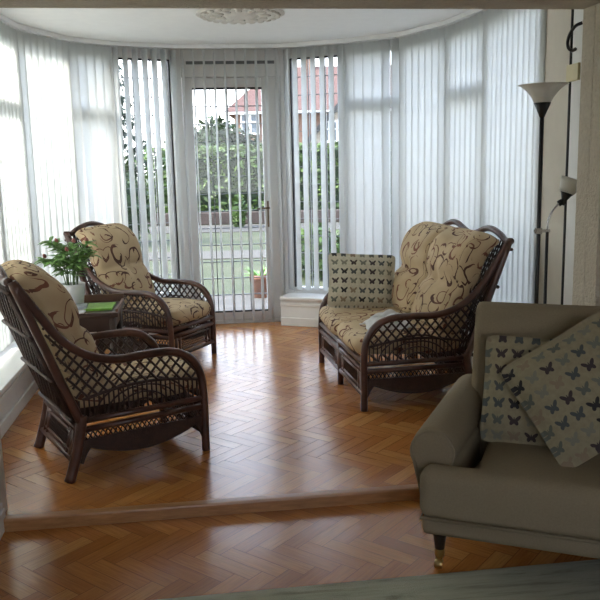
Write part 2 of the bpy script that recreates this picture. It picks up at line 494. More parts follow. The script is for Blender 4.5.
# ------------------------------------------------------------------ dwarf walls, sills, skirting
lin = {'left': BL, 'right': BR}
for s, ln in lin.items():
    structure(ring_wall('wall_'+s, ln, IN, OUT, -.02, ZS-.028, 'white_paint'))
    structure(ring_wall('trim_sill_'+s, ln, IN-.028, OUT+.03, ZS-.028, ZS, 'frame_plastic', bevel=.006))
    structure(ring_wall('baseboard_'+s, ln, IN-.016, IN, 0, .075, 'white_paint', bevel=.006))
    structure(ring_wall('trim_moulding_'+s, ln, IN-.012, IN, ZS-.085, ZS-.055, 'white_paint', bevel=.004))
    structure(ring_wall('wall_header_'+s, ln, GL-.05, OUT, ZC-.012, ZC+.12, 'white_paint'))
# solid wall at the right between the last window and the pier
bm = bmesh.new(); prism(bm, [W2(1.62, .10), W2(1.80, .10), W2(1.80, 1.20), W2(1.62, 1.20)], -.02, ZC+.1)
structure(finish('wall_right_return', bm, 'cream_wall'))
bm = bmesh.new(); prism(bm, [W2(-1.9, .0), W2(-1.2, .0), W2(-1.2, .10), W2(-1.9, .10)], -.02, ZC+.1)
structure(finish('wall_left_return', bm, 'cream_wall'))
# piers and beam of the opening
PL, PR, PT = -1.222, 1.303, 2.026
bm = bmesh.new(); prism(bm, [W2(PR, -.10), W2(3.0, -.10), W2(3.0, 0), W2(PR, 0)], ZL-.02, 2.6)
structure(finish('wall_front_right', bm, 'textured_wall', bevel=.004))
bm = bmesh.new(); prism(bm, [W2(PR-.001, .0), W2(1.83, .0), W2(1.83, .10), W2(PR-.001, .10)], -.02, ZC+.1)
structure(finish('wall_right_reveal', bm, 'textured_wall'))
bm = bmesh.new(); prism(bm, [W2(1.604, .10), W2(1.62, .10), W2(1.62, .80), W2(1.604, .80)], 0, ZC)
structure(finish('trim_2', bm, 'white_paint', bevel=.003))
bm = bmesh.new(); prism(bm, [W2(-2.7, -.10), W2(PL, -.10), W2(PL, 0), W2(-2.7, 0)], ZL-.02, 2.6)
structure(finish('wall_front_left', bm, 'textured_wall', bevel=.004))
bm = bmesh.new(); prism(bm, [W2(PL, -.10), W2(PR, -.10), W2(PR, .10), W2(PL, .10)], PT, 2.6)
structure(finish('wall_front_beam', bm, 'textured_wall', bevel=.004))
# skirting block on the left pier, with its moulded profile
bm = bmesh.new()
for (o_, z0, z1) in ((.034, ZL, .04), (.026, .04, .065), (.014, .065, .085)):
    prism(bm, [W2(-2.5, -.10-o_), W2(PL+o_, -.10-o_), W2(PL+o_, .02), W2(-2.5, .02)], z0, z1)
structure(finish('baseboard_front_left', bm, 'white_paint', bevel=.004))
# ceilings
outl = offset(BL, OUT)+offset(BR, OUT)
bm = bmesh.new(); prism(bm, [W2(*p) for p in ([(-1.9, -.0)]+outl+[(1.9, .0)])], ZC, ZC+.14)
structure(finish('ceiling', bm, 'ceiling_paint'))
# the front room the photograph is taken from
def wall(name, u0, v0, u1, v1, z0, z1, mat):
    bm = bmesh.new(); prism(bm, [W2(u0, v0), W2(u1, v0), W2(u1, v1), W2(u0, v1)], z0, z1); return structure(finish(name, bm, mat))
wall('ceiling_front', -2.8, -4.8, 3.1, -.0, 2.5, 2.62, 'ceiling_paint')
wall('wall_front_room_left', -2.7, -4.7, -2.6, -.0, ZL-.02, 2.55, 'near_wall')
wall('wall_front_room_right', 2.9, -4.7, 3.0, -.0, ZL-.02, 2.55, 'near_wall')
wall('wall_back_left', -2.7, -4.7, -.9, -4.6, ZL-.02, 2.55, 'near_wall')  # back wall pieces leave an unseen opening, added and sized for fill light
wall('wall_back_right', .9, -4.7, 3.0, -4.6, ZL-.02, 2.55, 'near_wall')
wall('wall_back_bottom', -.9, -4.7, .9, -4.6, ZL-.02, .85, 'near_wall')
wall('wall_back_top', -.9, -4.7, .9, -4.6, 2.1, 2.55, 'near_wall')

# ------------------------------------------------------------------ windows
def facet(a, b):
    A, B = W3(a[0], a[1], 0), W3(b[0], b[1], 0)
    d = (B-A); l = d.length; d.normalize(); n = Vector((-d.y, d.x, 0))      # n points outward
    return A, d, n, l
wn = [0]
def window(a, b, transom=None, dark_edge=False):
    wn[0] += 1
    A, d, n, l = facet(a, b)
    root = structure(empty('window_%d' % wn[0], A, math.atan2(d.y, d.x)))
    z0, z1 = ZS-.005, ZC
    fw = .058
    def bx(bm, x0, x1, z0, z1, y0=-.035, y1=.035): box(bm, (x0+x1)/2, (y0+y1)/2, (z0+z1)/2, x1-x0, y1-y0, z1-z0)
    bm = bmesh.new()
    bx(bm, -.012, fw, z0, z1); bx(bm, l-fw, l+.012, z0, z1); bx(bm, fw, l-fw, z0, z0+fw); bx(bm, fw, l-fw, z1-.12, z1)
    if transom: bx(bm, fw, l-fw, transom-.045, transom+.045)
    finish('frame', bm, 'frame_plastic', root, bevel=.006)
    tops = [(z0+fw, (transom-.045) if transom else z1-.12)]
    if transom: tops.append((transom+.045, z1-.12))
    for q0, q1 in tops:
        bm = bmesh.new(); bx(bm, fw, l-fw, q0, q1, -.004, .004)
        finish('pane', bm, 'pane_glass', root)
        bm = bmesh.new()
        nx = max(2, round((l-2*fw)/.15)); nz = max(2, round((q1-q0)/.15))
        for i in range(1, nx): x = fw+(l-2*fw)*i/nx; bx(bm, x-.0035, x+.0035, q0, q1, -.008, .008)
        for i in range(1, nz): z = q0+(q1-q0)*i/nz; bx(bm, fw, l-fw, z-.0035, z+.0035, -.0075, .0075)
        finish('lead_came', bm, 'lead', root)
    if dark_edge:  # gasket strips; their black also stands for the frame reveal's shade
        bm = bmesh.new()
        for q0, q1 in tops:
            bx(bm, fw-.003, fw+.010, q0, q1, -.037, .01); bx(bm, l-fw-.010, l-fw+.003, q0, q1, -.037, .01); bx(bm, fw, l-fw, q1-.009, q1+.002, -.037, .01)
        finish('gasket', bm, 'gasket', root)
    return root
gL, gR = offset(BL, GL), offset(BR, GL)
for i in range(len(BL)-1):
    window(gL[i], gL[i+1], transom=(1.87 if i in (0, 2, 4) else None), dark_edge=(i == 5))
for i in range(len(BR)-1):
    window(gR[i], gR[i+1], transom=(1.90 if i in (1, 3) else None), dark_edge=(i == 0))

# the glazed door
A, d, n, l = facet(gL[-1], gR[0])
door = structure(empty('door_1', A, math.atan2(d.y, d.x)))
def bx(bm, x0, x1, z0, z1, y0=-.035, y1=.035): box(bm, (x0+x1)/2, (y0+y1)/2, (z0+z1)/2, x1-x0, y1-y0, z1-z0)
bm = bmesh.new()
bx(bm, -.03, .055, -.03, ZC, -.05, .06); bx(bm, l-.055, l+.03, -.03, ZC, -.05, .06); bx(bm, .055, l-.055, 2.155, ZC, -.05, .06); bx(bm, .055, l-.055, -.03, .028, -.05, .06)
finish('frame', bm, 'frame_plastic', door, bevel=.006)
g0, g1, gz0, gz1 = .145, l-.215, .105, 2.065
bm = bmesh.new()
bx(bm, .058, g0, .03, 2.151); bx(bm, g1, l-.058, .03, 2.151); bx(bm, g0, g1, .03, gz0); bx(bm, g0, g1, gz1, 2.151)
leaf = finish('door_leaf', bm, 'frame_plastic', door, bevel=.006)
bm = bmesh.new(); bx(bm, g0, g1, gz0, gz1, -.004, .004); finish('pane', bm, 'pane_glass', leaf)
bm = bmesh.new()
for i in range(1, 4): x = g0+(g1-g0)*i/4; bx(bm, x-.004, x+.004, gz0, gz1, -.008, .008)
for i in range(1, 13): z = gz0+(gz1-gz0)*i/13; bx(bm, g0, g1, z-.004, z+.004, -.0075, .0075)
finish('lead_came', bm, 'lead', leaf)
bm = bmesh.new()
bx(bm, g0-.002, g1+.002, gz1-.012, gz1+.004, -.038, -.02); bx(bm, g0-.002, g1+.002, gz0-.004, gz0+.010, -.038, -.02)
finish('gasket', bm, 'gasket', leaf)
bm = bmesh.new(); hx = g1+.036
bx(bm, hx-.016, hx+.016, .86, 1.09, -.047, -.035); tube(bm, [(hx, -.047, 1.03), (hx, -.085, 1.03), (hx-.02, -.092, 1.03), (hx-.11, -.09, 1.025)], .009, 8)
finish('handle', bm, 'bronze', leaf, bevel=.002)
bm = bmesh.new(); bx(bm, .10, l-.10, 2.262, 2.287, -.058, -.048)
for i in range(22): x = .12+(l-.24)*i/21; bx(bm, x-.008, x+.008, 2.268, 2.281, -.061, -.057)
finish('trickle_vent', bm, 'lead', door)
bm = bmesh.new(); bx(bm, l-.014, l+.014, .33, .42, -.062, -.05); bx(bm, l-.014, l+.014, 1.75, 1.84, -.062, -.05)
finish('hinge', bm, 'brass', door, bevel=.002)

# ------------------------------------------------------------------ vertical blinds
VW = .089
GRP = 'vertical blinds round the bay'
def blind(a, b, ang, zb, label, special=None, group=None, sp=.083):
    """Vanes stand on the blind line; ang = turn of each vane from the line, in degrees."""
    A, d, n, l = facet(a, b)
    root = empty('vertical_blind', A, math.atan2(d.y, d.x)); tag(root, label, 'window blind', group)
    bm = bmesh.new(); box(bm, l/2, 0, ZC-.018, l, .045, .034); finish('headrail', bm, 'frame_plastic', root, bevel=.003)
    cnt = max(2, round(l/sp)); first = None
    for i in range(cnt):
        x = l*(i+.5)/cnt
        t = ang[i] if isinstance(ang, list) else ang
        if special and i in special: t = special[i]
        t += random.uniform(-2.5, 2.5)
        if first is None:
            bm = bmesh.new(); m = 5
            vs = []
            for k in range(m):
                q = -VW/2+VW*k/(m-1); dy = .004*(1-(2*q/VW)**2)
                vs.append([bm.verts.new((q, dy, zb)), bm.verts.new((q, dy, ZC-.045))])
            for k in range(m-1): bm.faces.new((vs[k][0], vs[k+1][0], vs[k+1][1], vs[k][1]))
            box(bm, 0, .002, ZC-.040, .012, .004, .014)
            vo = finish('vane', bm, 'vane_fabric', root, smooth=True, solid=.0008); first = vo
        else:
            vo = first.copy(); COL.objects.link(vo); vo.parent = root
        vo.location = (x, 0, 0); vo.rotation_euler = (0, 0, math.radians(t))
    return root
zb = ZS+.035
CL = -17
blind(BL[0], BL[1], CL, zb, 'closed white vertical blind at the end of the left wall nearest the opening')
blind(BL[1], BL[2], CL, zb, 'closed white vertical blind beside the dark armchair seen from behind')
blind(BL[2], BL[3], CL, zb, 'closed white vertical blind glowing at the left edge above the long sill')
blind(BL[3], BL[4], CL, zb, 'closed white vertical blind on the left, behind the potted plant')
blind(BL[4], BL[5], CL, zb, 'closed white vertical blind with a bright fanlight behind, left of the half-open one')
blind(BL[5], BL[6], 106, zb, 'half-open white vertical blind left of the door, dark conifer seen through')
blind(BL[6], BR[0], 101, .02, 'wide-open white vertical blind hanging to the floor over the glazed door', sp=.085)
blind(BR[0], BR[1], -40, zb, 'half-open white vertical blind right of the door, tiled house seen through', sp=.08)
blind(BR[1], BR[2], 15, zb, 'white vertical blind behind the small butterfly cushion, two gaps between its last vanes', special={4: 62, 5: 62}, sp=.08)
blind(BR[2], BR[3], 15, zb, 'closed bluish-white vertical blind straight behind the loveseat back')
blind(BR[3], BR[4], 15, zb, 'closed bluish-white vertical blind right of the loveseat back')
blind(BR[4], BR[5], 15, zb, 'closed bluish-white vertical blind on the right, nearest the tall floor lamp')

# ceiling rose
bm = bmesh.new()
lathe(bm, [(.30, 0), (.30, -.006), (.285, -.014), (.27, -.010), (.25, -.012), (.235, -.022), (.21, -.014), (.12, -.012), (.10, -.024), (.06, -.028), (.03, -.02), (.0, -.02)], 48)
for k in range(24):
    a = 2*PI*k/24
    M = Matrix.Translation((.255*math.cos(a), .255*math.sin(a), -.016)) @ Matrix.Rotation(a, 4, 'Z')
    bmesh.ops.create_uvsphere(bm, u_segments=8, v_segments=6, radius=1, matrix=M @ Matrix.Diagonal((.022, .026, .012, 1)))
for k in range(12):
    a = 2*PI*k/12
    M = Matrix.Translation((.165*math.cos(a), .165*math.sin(a), -.016)) @ Matrix.Rotation(a, 4, 'Z')
    bmesh.ops.create_uvsphere(bm, u_segments=8, v_segments=6, radius=1, matrix=M @ Matrix.Diagonal((.045, .024, .012, 1)))
rose = finish('ceiling_rose', bm, 'plaster', smooth=True); rose.location = (-.36, 5.53, ZC)
tag(rose, 'round moulded plaster ceiling rose', 'ceiling rose')

# ------------------------------------------------------------------ rattan seats
ARM = [(-.515, .93), (-.43, .80), (-.345, .675), (-.235, .585), (-.10, .540), (.06, .540), (.19, .532), (.28, .488), (.332, .40), (.345, .27), (.345, .12), (.345, 0)]
ARMS = [(p.x, p.y) for p in spline([(x, z, 0) for x, z in ARM], 6)]
def armz(x):
    for i in range(len(ARMS)-1):
        if ARMS[i][0] <= x <= ARMS[i+1][0] and ARMS[i+1][0] > ARMS[i][0]:
            t = (x-ARMS[i][0])/(ARMS[i+1][0]-ARMS[i][0]); return ARMS[i][1]+t*(ARMS[i+1][1]-ARMS[i][1])
    return -1
PB, PTOP = Vector((-.27, .25)), Vector((-.525, .945))
def postx(z): t = (z-PB.y)/(PTOP.y-PB.y); return PB.x+(PTOP.x-PB.x)*t
def clip(p, q, inside, n=60):
    runs = []; cur = None
    for i in range(n+1):
        t = i/n; ok = inside(p[0]+(q[0]-p[0])*t, p[1]+(q[1]-p[1])*t)
        if ok and cur is None: cur = t
        if (not ok or i == n) and cur is not None:
            e = t if ok else (i-1)/n
            if e-cur > .03: runs.append((cur, e))
            cur = None
    return [((p[0]+(q[0]-p[0])*a, p[1]+(q[1]-p[1])*a), (p[0]+(q[0]-p[0])*b, p[1]+(q[1]-p[1])*b)) for a, b in runs]
def diag(bm, x0, x1, z0, z1, step, slope, inside, to3, r, n=5):
    h = z1-z0; run = h/slope
    k = 0; x = x0-run
    while x < x1:
        for a, b, off in (((x, z0), (x+run, z1), .5), ((x+run, z0), (x, z1), -.5)):
            for s, e in clip(a, b, inside):
                tube(bm, [to3(s[0], s[1], off*r), to3(e[0], e[1], off*r)], r, n, caps=False)
        x += step
def make_rattan(name, W, seats):
    root = empty(name)
    hw = W/2
    for s in (-1, 1):
        y = s*hw
        bm = bmesh.new(); tube(bm, [(x, y, z) for x, z in ARMS], .0205, 10); finish('arm', bm, 'rattan', root, smooth=True)
        # side panel: open diamonds above, close stakes and arches below
        bm = bmesh.new()
        mid = lambda x: .385+.045*math.cos(min(1, abs(x-.03)/.33)*PI/2)-.02
        ins = lambda x, z: z < armz(x)-.012 and z > mid(x) and x > postx(z)+.03 and x < .335
        t3 = lambda x, z, o: Vector((x, y+o, z))
        diag(bm, -.5, .5, .33, .80, .052, 1.15, ins, t3, .0062)
        low = lambda x, z: z < mid(x)+.004 and z > .285 and x > postx(z)+.02 and x < .335 and z < armz(x)
        x = -.30
        while x < .335:
            for a, b in clip((x, .285), (x, .45), low, 40):
                tube(bm, [t3(a[0], a[1], 0), t3(b[0], b[1], 0)], .0045, 5, caps=False)
            x += .0235
        for rr in (.05, .09, .13, .17):
            pts = [(.03+rr*1.35*math.cos(PI*k/14), .285+rr*.85*math.sin(PI*k/14)) for k in range(15)]
            tube(bm, [t3(px, pz, .006) for px, pz in pts if px < .335], .005, 5, caps=False)
        tube(bm, [t3(px, mid(px), 0) for px in [-.26+.585*k/16 for k in range(17)]], .008, 6, caps=False)
        finish('side_panel', bm, 'rattan_weave', root, smooth=True)
        # back post and rear leg
        bm = bmesh.new(); tube(bm, spline([(PTOP.x, y, PTOP.y), (-.42, y, .66), (-.335, y, .43), (-.275, y, .27)], 5), .021, 9); finish('back_post', bm, 'rattan', root, smooth=True)
        bm = bmesh.new(); tube(bm, spline([(-.268, y, .30), (-.285, y, .20), (-.315, y, .09), (-.345, y, 0)], 5), [.025]*15+[.027], 9); finish('leg', bm, 'rattan', root, smooth=True)
        # rails along the side
        bm = bmesh.new()
        for z in (.275, .232): tube(bm, [(-.28, y, z), (.345, y, z)], .0155, 8)
        finish('side_rail', bm, 'rattan', root, smooth=True)
        # open strip and scalloped apron
        bm = bmesh.new()
        diag(bm, -.34, .36, .175, .222, .024, 1.6, lambda x, z: -.285 < x < .33 and .172 < z < .224, t3, .0035, 4)
        n = 28; low_ = []
        for k in range(n+1):
            x = -.285+.62*k/n; t = k/n
            z = .175-.085*math.sin(PI*t)**.9 - .0
            if t < .08: z -= .10*((.08-t)/.08)**1.5
            if t > .92: z -= .10*((t-.92)/.08)**1.5
            low_.append((x, z))
        top = [(x, .185) for x, _ in low_]
        va = [[bm.verts.new((x, y+o, z)) for x, z in low_] for o in (-.007, .007)]; vb = [[bm.verts.new((x, y+o, z)) for x, z in top] for o in (-.007, .007)]
        for k in range(n):
            bm.faces.new((va[0][k], va[0][k+1], vb[0][k+1], vb[0][k])); bm.faces.new((va[1][k], vb[1][k], vb[1][k+1], va[1][k+1]))
            bm.faces.new((vb[0][k], vb[0][k+1], vb[1][k+1], vb[1][k]))
        tube(bm, [t3(x, z, 0) for x, z in low_], .010, 7)
        finish('apron', bm, 'rattan_weave', root)
    # top rail with its wave
    bm = bmesh.new(); pts = []
    for k in range(41):
        t = k/40; y = -hw+W*t
        e = min(t, 1-t)*seats
        wv = .052*(.5-.5*math.cos(2*PI*t*seats))-.012*math.exp(-((e-.12)/.06)**2)
        pts.append((PTOP.x-.012, y, PTOP.y+wv))
    tube(bm, pts, .0195, 9); finish('top_rail', bm, 'rattan', root, smooth=True)
    # woven back
    bm = bmesh.new()
    P3 = lambda y, t, o=0: Vector((PB.x+(PTOP.x-PB.x)*t-.022+o, y, PB.y+(PTOP.y-PB.y)*t))
    for yy in [s*(hw-q) for s in (-1, 1) for q in (.045, .09)]: tube(bm, [P3(yy, .03), P3(yy, .98)], .0115, 7)
    nsp = int((W-.24)/.030)
    for k in range(nsp+1):
        yy = -(hw-.12)+(W-.24)*k/nsp; tube(bm, [P3(yy, .03), P3(yy, .99)], .0055, 5, caps=False)
    for t in (.05, .33, .62, .93): tube(bm, [P3(-hw, t, -.012), P3(hw, t, -.012)], .010, 6)
    diag(bm, -hw, hw, .10, .90, .06, 1.5*1.0, lambda a, b: abs(a) < hw-.10 and .06 < b < .93, lambda a, b, o: P3(a, b, o*2-.004), .0045, 4)
    finish('back_panel', bm, 'rattan_weave', root, smooth=True)
    # front and rear frames below the seat
    for nm, xx in (('front_frame', .345), ('rear_frame', -.285)):
        bm = bmesh.new()
        zs = (.285, .235, .095)
        for z in zs:
            xo = xx if z > .2 else (xx if xx > 0 else -.318)
            tube(bm, [(xo, -hw, z), (xo, hw, z)], .0165, 8)
        xl = (lambda z: xx) if xx > 0 else (lambda z: -.285-.036*(.235-z)/.14)
        for sgm in range(seats):
            y0 = -hw+W*sgm/seats; y1 = y0+W/seats
            for q in (.06, .105):
                for yy in (y0+q, y1-q): tube(bm, [(xl(.235), yy, .235), (xl(.095), yy, .095)], .011, 6)
            for z in (.205, .125): tube(bm, [(xl(z), y0+.06, z), (xl(z), y1-.06, z)], .009, 6)
        finish(nm, bm, 'rattan', root, smooth=True)
        for sgm in range(seats):
            bm = bmesh.new()
            y0 = -hw+W*sgm/seats+.105; y1 = -hw+W*(sgm+1)/seats-.105
            diag(bm, y0, y1, .125, .205, .020, 1.5, lambda a, b: y0 < a < y1 and .125 < b < .205, lambda a, b, o: Vector((xl(b)+o, a, b)), .0034, 4)
            finish('cane_inset', bm, 'rattan_weave', root)
    if seats > 1:
        bm = bmesh.new(); tube(bm, [(.345, 0, .29), (.345, 0, 0)], .019, 9); finish('leg', bm, 'rattan', root, smooth=True)
        bm = bmesh.new(); tube(bm, [(-.27, 0, .29), (-.30, 0, .15), (-.345, 0, 0)], .019, 9); finish('leg', bm, 'rattan', root, smooth=True)
    bm = bmesh.new()
    for k in range(9): x = -.26+.59*k/8; tube(bm, [(x, -hw, .282), (x, hw, .282)], .008, 5)
    finish('seat_deck', bm, 'rattan_weave', root, smooth=True)
    # cushions
    cw = (W-.075)/seats
    lean = math.atan2(PB.x-PTOP.x, PTOP.y-PB.y)
    for sgm in range(seats):
        yc = -hw+.0375+cw*(sgm+.5)
        M = Matrix.Translation((.045, yc, .362))
        def nose(p, a, b, c):
            if a > .6: p.x += .012*(1-c*c)*(a-.6)/.4; 
            return p
        pillow('seat_cushion', 'swirl_fabric', root, .63, cw-.012, .135, M, edge=.74, pw=6, mod=nose)
        R = Matrix.Translation((-.285, yc, .70)) @ Matrix.Rotation(-lean, 4, 'Y') @ Matrix.Rotation(PI/2, 4, 'Z') @ Matrix.Rotation(PI/2, 4, 'X')
        def cre(a, b):
            q = .62*math.exp(-((b+.08)/.10)**2)*(1-.4*abs(a)**4)
            q += .30*math.exp(-(a/.10)**2)*math.exp(-((b+.08)/.28)**2)
            return q*1.05
        def flop(p, a, b, c):
            if b > .35: p.z -= .075*((b-.35)/.65)**2
            p.z += .022*math.cos(a*1.4)
            return p
        pillow('back_cushion', 'swirl_fabric', root, cw+(.010 if seats == 1 else -.012), .62, (.155 if seats == 1 else .20), R, edge=.66, pw=5, cuts=15, crease=cre, mod=flop)
    return root
near = make_rattan('rattan_armchair', .55, 1)
near.location = (-.93, 3.80, .001); near.rotation_euler.z = math.radians(32.4)
tag(near, 'dark rattan armchair seen from behind, nearest the step, with cream swirl cushions', 'armchair', 'rattan suite')
far = dup_tree(near); far.location = (-1.095, 5.70, .001); far.rotation_euler.z = math.radians(-25.6)
tag(far, 'rattan armchair facing the room by the glazed door, cream cushions with brown swirls', 'armchair', 'rattan suite')
love = make_rattan('rattan_loveseat', 1.15, 2)
love.location = (.591, 4.946, .001); love.rotation_euler.z = math.radians(190.5)
tag(love, 'two-seat rattan loveseat on the right with cream swirl cushions', 'loveseat', 'rattan suite')

# cushion and cloth on the loveseat
o = pillow('scatter_cushion', 'butterfly_fabric', None, .45, .36, .14, Matrix.Rotation(PI/2, 4, 'X'), edge=.03, pw=2.4, pinch=.06)
o.location = (.425, 5.27, .612); o.rotation_euler = (math.radians(-14), math.radians(4), math.radians(4))
tag(o, 'small butterfly-print cushion propped on the far end of the loveseat', 'cushion')
bm = bmesh.new(); nx, ny = 26, 20
g = [[None]*(ny+1) for _ in range(nx+1)]
for i in range(nx+1):
    for j in range(ny+1):
        a, b = i/nx-.5, j/ny-.5
        x = .26*a+.012*math.sin(9*b); y = .24*b+.012*math.sin(8*a+1)
        z = .075*max(0, 1-(2*a)**4)*max(0, 1-(2*b)**4)+.014*math.sin(11*a+6*b)+.010*math.sin(17*b-5*a)
        g[i][j] = bm.verts.new((x, y, max(z, .004)))
for i in range(nx):
    for j in range(ny): bm.faces.new((g[i][j], g[i+1][j], g[i+1][j+1], g[i][j+1]))
o = finish('folded_cloth', bm, 'cloth_white', smooth=True, solid=.006, subsurf=1)
o.location = (.52, 4.60, .433); o.rotation_euler = (0, 0, math.radians(12))
tag(o, 'crumpled white cloth lying on the loveseat seat inside the near arm', 'cloth')

# ------------------------------------------------------------------ side table, plant, magazine, box
tb = empty('side_table', (-1.36, 4.83, 0), math.radians(7)); tag(tb, 'dark wooden side table between the two rattan armchairs', 'side table')
bm = bmesh.new(); box(bm, 0, 0, .535, .46, .42, .03); finish('table_top', bm, 'dark_wood', tb, bevel=.006)
bm = bmesh.new()
box(bm, 0, .20, .575, .46, .018, .05); box(bm, -.222, 0, .560, .016, .40, .02); box(bm, .222, 0, .560, .016, .40, .02)
finish('gallery_rim', bm, 'table_wood', tb, bevel=.004)
bm = bmesh.new()
for s in (-1, 1): box(bm, 0, s*.18, .475, .38, .018, .09); box(bm, s*.19, 0, .475, .018, .34, .09)
finish('apron', bm, 'dark_wood', tb, bevel=.003)
for sx in (-1, 1):
    for sy in (-1, 1):
        bm = bmesh.new(); tube(bm, [(sx*.19, sy*.18, 0), (sx*.19, sy*.18, .525)], [.018, .022], 8); finish('leg', bm, 'dark_wood', tb, smooth=True)
bm = bmesh.new(); box(bm, 0, 0, .18, .38, .36, .018); finish('shelf', bm, 'dark_wood', tb, bevel=.004)

def at(u, v, z): # a point on the table
    return tb.matrix_basis @ Vector((u, v, z))
TT = .5505
pl = empty('potted_plant', (-1.435, 4.87, TT), .4); tag(pl, 'leafy green plant with reddish buds in a white pot on the side table', 'potted plant')
bm = bmesh.new(); lathe(bm, [(.055, 0), (.062, .004), (.080, .140), (.081, .150), (.074, .150), (.068, .125), (0, .122)], 28); finish('pot', bm, 'pot_ceramic', pl, smooth=True)
bm = bmesh.new(); lathe(bm, [(0, .130), (.0685, .127), (.0685, .122)], 20); finish('soil', bm, 'soil', pl)
def leaf(bm, p, d, ln, wd, up, curl=.3):
    d = Vector(d).normalized(); s = d.cross(Vector(up)); s = s.normalized() if s.length > 1e-3 else Vector((1, 0, 0)); nn = s.cross(d)
    prev = None
    for k in range(6):
        t = k/5; w = wd*math.sin(PI*min(1, .06+t*.94))**.8*.5
        c = p+d*(ln*t)-nn*(curl*ln*t*t)
        row = [bm.verts.new(c-s*w+nn*w*.3), bm.verts.new(c), bm.verts.new(c+s*w+nn*w*.3)]
        if prev:
            for q in (0, 1): bm.faces.new((prev[q], prev[q+1], row[q+1], row[q]))
        prev = row
bmS, bmL = bmesh.new(), bmesh.new(); buds = []
for k in range(17):
    a = 2*PI*k/17+random.uniform(-.2, .2); out_ = random.uniform(.05, .17); h = random.uniform(.17, .30)
    if k == 9: out_, h = .16, .20
    pts = spline([(0.03*math.cos(a), .03*math.sin(a), .11), (out_*.45*math.cos(a), out_*.45*math.sin(a), .11+h*.75), (out_*math.cos(a), out_*math.sin(a), .11+h)], 6)
    tube(bmS, pts, .0032, 5)
    for q, p in enumerate(pts[4:]):
        for s in (-1, 1):
            aa = a+s*random.uniform(.5, 1.3)
            leaf(bmL, p, (math.cos(aa), math.sin(aa), random.uniform(.1, 1.0)), random.uniform(.055, .085), random.uniform(.026, .04), (0, 0, 1), .35)
    leaf(bmL, pts[-1], (math.cos(a), math.sin(a), .1), .075, .034, (0, 0, 1), .4)
    if k % 3 == 0: buds.append(pts[-1]+Vector((0, 0, .012)))
finish('stems', bmS, 'stem_green', pl, smooth=True)
finish('leaves', bmL, 'leaf_green', pl, smooth=True, solid=.0012)
for c in buds:
    bm = bmesh.new()
    for q in range(3):
        lathe(bm, [(0, 0), (.007, .006), (.009, .014), (.005, .024), (0, .028)], 8, c=c+Vector((.005*math.cos(q*2.1), .005*math.sin(q*2.1), .002*q)))
    finish('flower_bud', bm, 'bud_red', pl, smooth=True)
def slab(name, mat, sx, sy, sz, loc, rz, label, cat, n=1, bev=.002):
    bm = bmesh.new()
    for k in range(n): box(bm, 0, 0, sz/n*(k+.5), sx-.002*(k % 2), sy-.002*(k % 2), sz/n*.96)
    o = finish(name, bm, mat, bevel=bev); o.location = loc; o.rotation_euler.z = rz; return tag(o, label, cat)
slab('magazine', 'magazine_green', .17, .22, .014, at(.105, -.03, TT+.001), .10, 'bright green magazine lying on the side table, right of the plant pot', 'magazine', 2, .001)
slab('small_box', 'grey_box', .12, .10, .035, at(-.03, -.078, TT), .15, 'low grey box lying on the side table in front of the plant pot', 'box')
slab('paper_stack', 'paper', .12, .08, .010, at(-.03, -.172, TT+.001), .1, 'white paper lying on the side table in front of the grey box', 'paper', 2, .001)

# ------------------------------------------------------------------ floor lamp
lx, ly = 1.232, 4.0
lamp = empty('floor_lamp', (lx, ly, .001), 0); tag(lamp, 'tall black floor lamp with white uplighter bowl and side reading arm', 'floor lamp')
bm = bmesh.new(); lathe(bm, [(.0, 0), (.125, 0), (.125, .012), (.11, .024), (.03, .032), (.016, .05), (0, .05)], 32); finish('base', bm, 'black_metal', lamp, smooth=True)
bm = bmesh.new(); tube(bm, [(0, 0, .03), (0, 0, 1.64)], .0105, 12); finish('pole', bm, 'black_metal', lamp, smooth=True)
bm = bmesh.new(); lathe(bm, [(.0, 1.615), (.012, 1.615), (.022, 1.64), (.042, 1.685), (.0, 1.69)], 24); finish('shade_holder', bm, 'black_plastic', lamp, smooth=True)
bm = bmesh.new(); lathe(bm, [(.038, 1.682), (.056, 1.715), (.080, 1.745), (.108, 1.768), (.124, 1.772), (.120, 1.774), (.104, 1.766), (.076, 1.75), (.052, 1.72), (.034, 1.688)], 36)
finish('bowl_shade', bm, 'frosted_glass', lamp, smooth=True)
bm = bmesh.new(); tube(bm, [(-.022, 0, 1.045), (.058, 0, 1.045)], .009, 8); box(bm, 0, 0, 1.045, .03, .03, .03); finish('bracket', bm, 'silver', lamp, smooth=False)
bm = bmesh.new(); tube(bm, [(.045, 0, .035), (.045, 0, 1.04)], .008, 10); finish('reading_pole', bm, 'black_metal', lamp, smooth=True)
bm = bmesh.new(); tube(bm, spline([(.045, 0, 1.04), (.05, 0, 1.10), (.072, 0, 1.15), (.118, 0, 1.20)], 6), .0055, 8); finish('reading_arm', bm, 'silver', lamp, smooth=True)
Mh = Matrix.Translation((.120, 0, 1.185)) @ Matrix.Rotation(math.radians(20), 4, 'Y') @ Matrix.Scale(.88, 4)
bm = bmesh.new(); lathe(bm, [(0, -.012), (.016, -.012), (.020, .0), (.017, .022), (.03, .05), (.044, .068), (0, .07)], 20, M=Mh); tube(bm, [(.098, 0, 1.182), (.116, 0, 1.192)], .016, 8)
finish('reading_socket', bm, 'black_plastic', lamp, smooth=True)
bm = bmesh.new(); lathe(bm, [(.040, .060), (.052, .085), (.060, .120), (.062, .145), (.058, .145), (.055, .12), (.046, .085), (.034, .064)], 24, M=Mh); finish('reading_shade', bm, 'frosted_glass', lamp, smooth=True)

